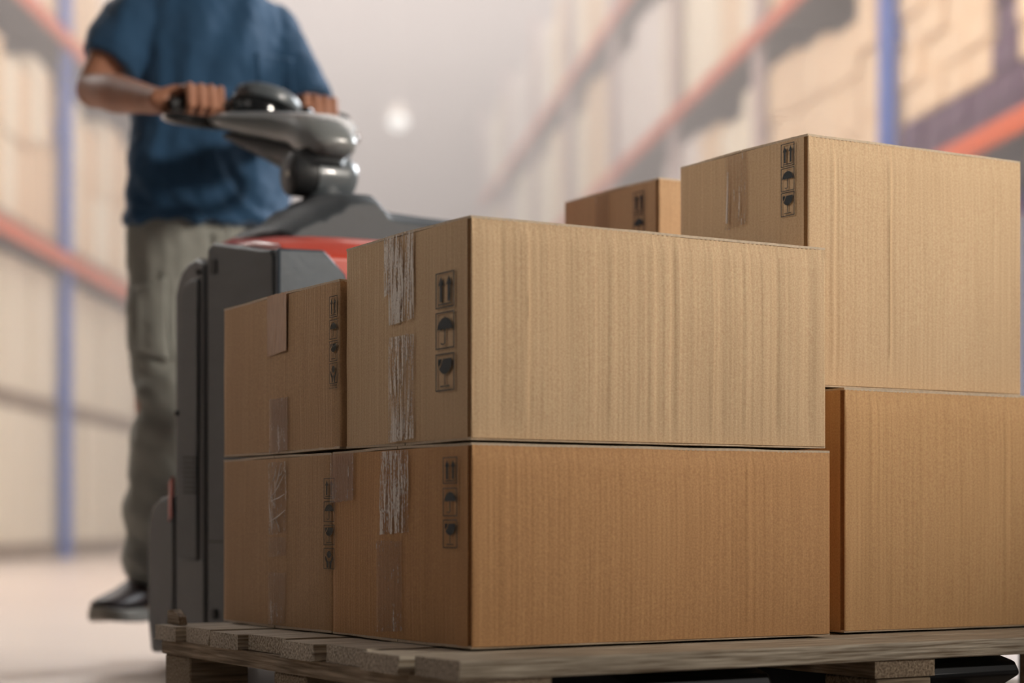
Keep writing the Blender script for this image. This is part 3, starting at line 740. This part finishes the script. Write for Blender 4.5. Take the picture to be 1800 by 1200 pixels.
def shirt_disp(c, n):
    z = c.z; pz = (YH-0) ; 
    lowf = max(0, min(1, (1.22-z)/.25))
    # diagonal drag folds towards the lower hem, hanging folds from the shoulders
    d1 = c.x*1.0 + (z)*.62 + .05*noise.noise(c*5)
    f1 = noise.noise(Vector((d1*26, c.y*3, z*2.0)))
    d2 = c.x*1.0 - z*.16 + .04*noise.noise(c*6)
    f2 = noise.noise(Vector((d2*24+7, c.y*4, z*2.5)))
    f3 = noise.noise(c*13)
    hem = .010*noise.noise(Vector((c.x*9, c.y*9, z*22))) if z < 1.08 else 0
    return .017*lowf*f1 + .013*(1-lowf)*f2 + .004*f3 + hem*.8 + .0025*noise.noise(c*34)
TS = finish(remesh(sh, .006, 5, .6), 't_shirt', M['shirt'], shirt_disp)
# chest pocket: follows the cloth on his left chest, in front of the shell
pk = MB(); g = []
from mathutils.bvhtree import BVHTree
bv = BVHTree.FromPolygons([v.co.copy() for v in TS.data.vertices], [tuple(p.vertices) for p in TS.data.polygons])
def onshirt(x, y, off=.0015):
    o_ = co.location.copy(); t_ = P(x, y, YW); d_ = (t_-o_).normalized(); hit = bv.ray_cast(o_-RL, d_)
    return (hit[0]-d_*off if hit[0] else t_-RL)
nx, ny = 10, 12
for j in range(ny+1):
    row = []
    for i in range(nx+1):
        x = 450+(515-450)*i/nx+3*(j/ny); y = 92+12*i/nx+62*j/ny*(1 if 1 else 0)
        row.append(pk.bm.verts.new(onshirt(x, y, .0018)))
    g.append(row)
for j in range(ny):
    for i in range(nx): pk.bm.faces.new((g[j][i], g[j][i+1], g[j+1][i+1], g[j+1][i]))
po = pk.build('chest_pocket', M['shirt'], TS, angle=180)
so = po.modifiers.new('thick', 'SOLIDIFY'); so.thickness = .003; so.offset = 0
pk = MB(); pk.tube([(onshirt(450+65*i/8, 100+12*i/8, .0035), .0012) for i in range(9)], 6); pk.build('pocket_hem', M['shirt'], TS)

# --- trousers
tq = MB()
tq.loft([ell(P(x, y, YW), rx, ry, 36) for x, y, rx, ry in ((343, 388, .156, .116), (343, 420, .158, .120), (343, 470, .160, .122), (342, 520, .157, .12), (342, 560, .135, .10))])
legR = [(P(300, 480, YW-.03), .098, .105), (P(293, 560, YW-.05), .092, .10), (P(292, 620, YW-.07), .086, .094), (P(296, 690, YW-.09), .075, .084), (P(293, 760, YW-.11), .074, .084), (P(285, 830, YW-.11), .075, .086), (P(273, 900, YW-.10), .068, .082), (P(267, 955, YW-.09), .058, .072), (P(261, 990, YW-.09), .052, .066), (P(260, 1006, YW-.09), .056, .068), (P(261, 1020, YW-.09), .050, .06)]
legL = [(P(392, 480, YW+.05), .098, .105), (P(390, 560, YW+.03), .092, .10), (P(388, 640, YW+.0), .084, .092), (P(384, 760, YW-.03), .074, .084), (P(380, 880, YW+.02), .068, .08), (P(380, 960, YW+.05), .06, .072), (P(380, 1020, YW+.06), .056, .066)]
for lg in (legR, legL): tq.loft([ell(c, rx, ry, 28) for c, rx, ry in lg])
# bunched cloth at the ankle and the baggy knee
tq.ball(P(257, 1030, YW-.09), .040, (1.1, 1.2, .5)); tq.ball(P(283, 700, YW-.13), .05, (1.2, 1, 1.0))
def tr_disp(c, n):
    z = c.z
    k = max(0, min(1, (.75-z)/.2))
    a = noise.noise(Vector((c.x*7, c.y*7, z*20+c.x*16)))
    b_ = noise.noise(Vector((c.x*26+z*3, c.y*26, z*3.2)))
    c_ = noise.noise(c*13)
    bunch = math.exp(-((z-.24)/.07)**2)
    kn = math.exp(-((z-.62)/.09)**2)
    return .007*b_*(1-k*.5) + (.009+.012*bunch+.010*kn)*a*(k+.25) + .006*c_ + .002*noise.noise(c*38)
TQ = finish(remesh(tq, .006, 4, .6), 'trousers', M['trouser'], tr_disp)
bv = BVHTree.FromPolygons([v.co.copy() for v in TQ.data.vertices], [tuple(p.vertices) for p in TQ.data.polygons])
pk = MB(); g = []
for j in range(17):
    row = []
    for i in range(9):
        x = 239+(292-239)*i/8+(4*j/16 if i > 4 else 0); y = 505+115*j/16-(18*(i/8) if j < 6 else 0)+(14*i/8 if j > 11 else 0)
        row.append(pk.bm.verts.new(onshirt(x, y, .004)))
    g.append(row)
for j in range(16):
    for i in range(8): pk.bm.faces.new((g[j][i], g[j][i+1], g[j+1][i+1], g[j+1][i]))
po = pk.build('cargo_pocket', M['trouser'], TQ, angle=180); so = po.modifiers.new('thick', 'SOLIDIFY'); so.thickness = .010; so.offset = 0
pk = MB(); pk.tube([(onshirt(x, y, .003), .0022) for x, y in ((287, 478), (291, 500), (294, 530), (297, 560), (300, 590), (304, 615), (308, 634))], 6); pk.build('side_seam', M['trouser'], TQ)
pk = MB(); pk.tube([(onshirt(x, y, .003), .0022) for x, y in ((291, 476), (286, 486), (279, 496), (272, 506))], 6); pk.build('pocket_piping', M['trouser'], TQ)
MB().limb([(P(402, 399, YW-.13)-RL, .004), (P(404, 418, YW-.13)-RL, .004)], 8).build('belt_loop', M['trouser'], TQ)
# --- shoes
def shoe(an, d):
    n_ = Vector((-d.y, d.x, 0)); base = Vector((an.x, an.y, .108))
    s = MB(); rings = []
    for t, w_, h_ in ((-.085, .018, .05), (-.075, .032, .075), (-.04, .038, .095), (.0, .040, .095), (.04, .042, .075), (.09, .046, .055), (.14, .046, .042), (.175, .036, .034), (.195, .018, .026)):
        rings.append([base+d*t+n_*w_*math.cos(2*math.pi*k/20)+Z*(.022+h_*.5+h_*.5*math.sin(2*math.pi*k/20)) for k in range(20)])
    s.loft(rings); s.shift(RL); so_ = s.build('shoe', M['shoe'], root, angle=70)
    q = MB(); ol = []
    for t, w_ in ((-.09, .02), (-.07, .036), (-.02, .041), (.04, .044), (.1, .050), (.15, .048), (.185, .034), (.203, .014)): ol.append((t, w_))
    oo = ol + [(t, -w_) for t, w_ in ol[::-1]]
    q.prism(oo, .0005, .026, lambda p, r_, dd: base+d*p+n_*r_+Z*(dd+(.012*max(0, (p-.13)/.07)**2))); q.shift(RL)
    q.build('sole', M['sole'], so_, bevel=.003)
shoe(anR, dR); shoe(anL, dL)

# ================================================================ WAREHOUSE RACKS
def rack(x_at0, slope, bays, side, name_label, y_start, bay, levels, top, posts_m, lab):
    """face line X = x_at0 + slope*Y ; side = +1 when the rack lies to the right of its face"""
    ang = math.atan2(1, slope); d = Vector((slope, 1, 0)).normalized(); n = Vector((d.y, -d.x, 0))*side
    org = Vector((x_at0+slope*y_start, y_start, 0))
    rz = math.atan2(d.y, d.x)
    r_ = thing('pallet_rack', name_label, 'rack', org, rz)
    sg = 1 if side < 0 else -1        # local y that points away from the aisle
    L = bay*bays; D = 1.1
    for k in range(bays+1):
        mb = MB()
        for yy in (0, D): 
            y0, y1 = sorted((sg*yy, sg*(yy+.10))); mb.box(k*bay-.055, k*bay+.055, y0, y1, 0, top)
            mb.box(k*bay-.09, k*bay+.09, *sorted((sg*(yy-.02), sg*(yy+.12))), 0, .012)
        nb = int(top/1.2)
        for j in range(nb):
            za, zb = .3+j*1.2, .3+(j+1)*1.2
            ya, yb = (sg*.1, sg*D) if j % 2 else (sg*D, sg*.1)
            mb.tube([(Vector((k*bay, ya, za)), .02), (Vector((k*bay, yb, min(zb, top-.05))), .02)], 6)
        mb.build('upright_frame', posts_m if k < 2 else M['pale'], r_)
    for lv in levels:
        for k in range(bays):
            for yy in (.0, D):
                y0, y1 = sorted((sg*(yy-.03), sg*(yy+.02)))
                if yy: y0, y1 = sorted((sg*(yy+.05), sg*(yy+.1)))
                MB().box(k*bay+.056, (k+1)*bay-.056, y0, y1, lv-.14, lv).build('beam', M['orange'], r_, bevel=.01, seg=1)
        # wire decking laid across the beams
    for lv in levels:
        for k in range(bays):
            MB().box(k*bay+.06, (k+1)*bay-.06, *sorted((sg*.025, sg*(D+.04))), lv-.03, lv-.002).build('deck_panel', M['grey'], r_)
    return org, d, n, rz, sg
cart_cache = {}
def stored(kind, sx, sy, sz):
    key = (kind, sx, sy, sz)
    if key not in cart_cache:
        mb = MB().box(-sx/2, sx/2, -sy/2, sy/2, 0, sz)
        me = bpy.data.meshes.new('storage_carton'); bmesh.ops.bevel(mb.bm, geom=mb.bm.edges[:], offset=.015, segments=2, affect='EDGES')
        bmesh.ops.recalc_face_normals(mb.bm, faces=mb.bm.faces)
        mb.bm.to_mesh(me); mb.bm.free(); me.materials.append(M[kind])
        cart_cache[key] = me
    return cart_cache[key]
spal = None
def stored_pallet():
    mb = MB()
    for i in range(5): mb.box(-.4+i*.17, -.4+i*.17+.12, -.5, .5, .12, .14)
    for y in (-.5, -.05, .4): mb.box(-.4, .4, y, y+.1, .0, .12)
    me = bpy.data.meshes.new('storage_pallet'); mb.bm.to_mesh(me); mb.bm.free(); me.materials.append(M['wood_b']); return me
SP = stored_pallet()
SPV = SP.copy(); SPV.materials.clear(); SPV.materials.append(M['violet'])  # shade around pallet and beam is put into this pallet colour
def load(org, d, n, rz, xloc, z, rows, cols, kinds, hgt, glabel, grp, seed, wid=.8, plabel=None, dark=None):
    rr = random.Random(seed)
    c = org + d*xloc + n*.62 + Z*z
    o = bpy.data.objects.new('storage_pallet', SPV if 'violet' in plabel else SP); COL.objects.link(o); o.location = c; o.rotation_euler = (0, 0, rz)
    tag(o, plabel, 'pallet', plabel_group[plabel])
    for r_ in range(rows):
        for k in range(cols):
            kd = rr.choice(kinds); dk = dark and (r_ == 0 or (dark > 1 and k == cols-1 and r_ > 0)); kd = 'violet' if dk else kd; sx = wid/cols-.006; sz = hgt/rows
            o = bpy.data.objects.new('storage_carton', stored(kd, round(sx, 3), .98, round(sz-.002, 3))); COL.objects.link(o)
            o.location = c + d*((k+.5)*wid/cols-wid/2+rr.uniform(-.002, .002)) + n*rr.uniform(-.02, .02) + Z*(.1405+r_*sz)
            o.rotation_euler = (0, 0, rz)
            if dk and r_: tag(o, 'dark violet wrapped carton high at the near end of the right rack', 'box', 'violet cartons high at the near end of the right rack')
            elif dk: tag(o, 'dark violet carton in the bottom row above the nearest orange beam', 'box', 'violet cartons in the bottom row of the right rack')
            else: tag(o, glabel, 'box', grp)
plabel_group = {}
LV = [2.76, 4.76, 6.72]
# right rack
bay = 3.6; y0 = 14.02-bay
RK = rack(4.5, -.1319, 8, 1, 'tall blue and orange pallet rack along the right side of the aisle', y0, bay, LV, 8.6, M['blue'], 'right')
for lv, nm in zip(LV, ('lowest visible', 'middle', 'top')):
    pl = f'wooden pallet under cartons on the {nm} beam of the right rack'; plabel_group[pl] = f'storage pallets on the {nm} right beam'
    plv = 'dark violet pallet in the nearest bay of the right rack, beam shade in its colour'; plabel_group[plv] = 'violet pallets in the nearest right bay'
    for k in range(8):
        near = k < 2
        ymin = 22 if lv > 5 else (14 if lv > 4 else 9)
        if y0+k*bay+bay < ymin-1: continue
        for j in range(4):
            x = k*bay+.51+j*.86
            hh = [1.42, 1.3, 1.5][(k*3+j*2+int(lv)) % 3]
            kinds = ['tan'] if (k+j) % 5 or k == 0 else ['white_film']
            if not near: kinds = ['tan', 'cream'] if (k*j) % 3 else ['cream', 'white_film']
            load(RK[0], RK[1], RK[2], RK[3], x, lv, (6 if k == 0 and lv < 3 else 3) if near else 1, 2 if near else 1, kinds, hh,
                 f'blurred {"tan" if near else "pale"} carton on the {nm} beam of the right rack{"" if near else ", farther down the aisle"}',
                 f'{"near" if near else "far"} cartons on the {nm} right beam', 100+k*7+j+int(lv*10), plabel=plv if (k == 0 and lv < 3) else pl, dark=(2 if j == 1 else 1) if (k == 0 and lv < 3) else None)
# dark violet goods above the orange beam at the right edge
# left rack
y0l = 17.8-bay
LK = rack(-4.3, .0147, 3, -1, 'tall blue and orange pallet rack along the left side of the aisle', y0l, bay, LV[:2], 6.6, M['blue'], 'left')
for lv, nm in ((0.0, 'floor'), (1.29, 'floor stack'), (LV[0], 'lower beam'), (LV[1], 'upper beam')):
    pl = f'wooden pallet under cartons at the {nm} level of the left rack'; plabel_group[pl] = f'storage pallets at the left rack {nm} level'
    for k in range(3):
        for j in range(4):
            x = k*bay+.51+j*.86
            if lv < 2: kinds = ['cream']; hh = 1.148
            else: kinds = ['tan', 'tan', 'cream'] if lv < 4 else ['tan', 'white_film']; hh = [1.5, 1.42, 1.3][(k+j) % 3]
            load(LK[0], LK[1], LK[2], LK[3], x, lv, 1 if lv < 2 else 2, 1 if lv < 2 or k > 1 else 2, kinds, hh,
                 f'blurred {"cream" if lv < 2 else "tan"} carton at the {nm} level of the left rack', f'cartons at the left rack {nm} level', 500+k*7+j+int(lv*10), plabel=pl)
# round lamp far down the aisle
lmp = thing('hanging_lamp', 'small bright pendant lamp far down the aisle above the truck', 'lamp', P(700, 215, 32))
em, nt, b = newmat('lamp_glow'); b.inputs['Emission Color'].default_value = (1, .97, .92, 1); b.inputs['Emission Strength'].default_value = 1.6
MB().ball((0, 0, 0), .17, (1, 1, .8)).build('bulb', em, lmp)
MB().tube([(Vector((0, 0, .10)), .20), (Vector((0, 0, .24)), .10), (Vector((0, 0, .32)), .05)], 20).build('lamp_shade', M['wallw'], lmp)
MB().cyl((0, 0, .30), (0, 0, 3.0), .005, 8).build('cord', M['wallw'], lmp)
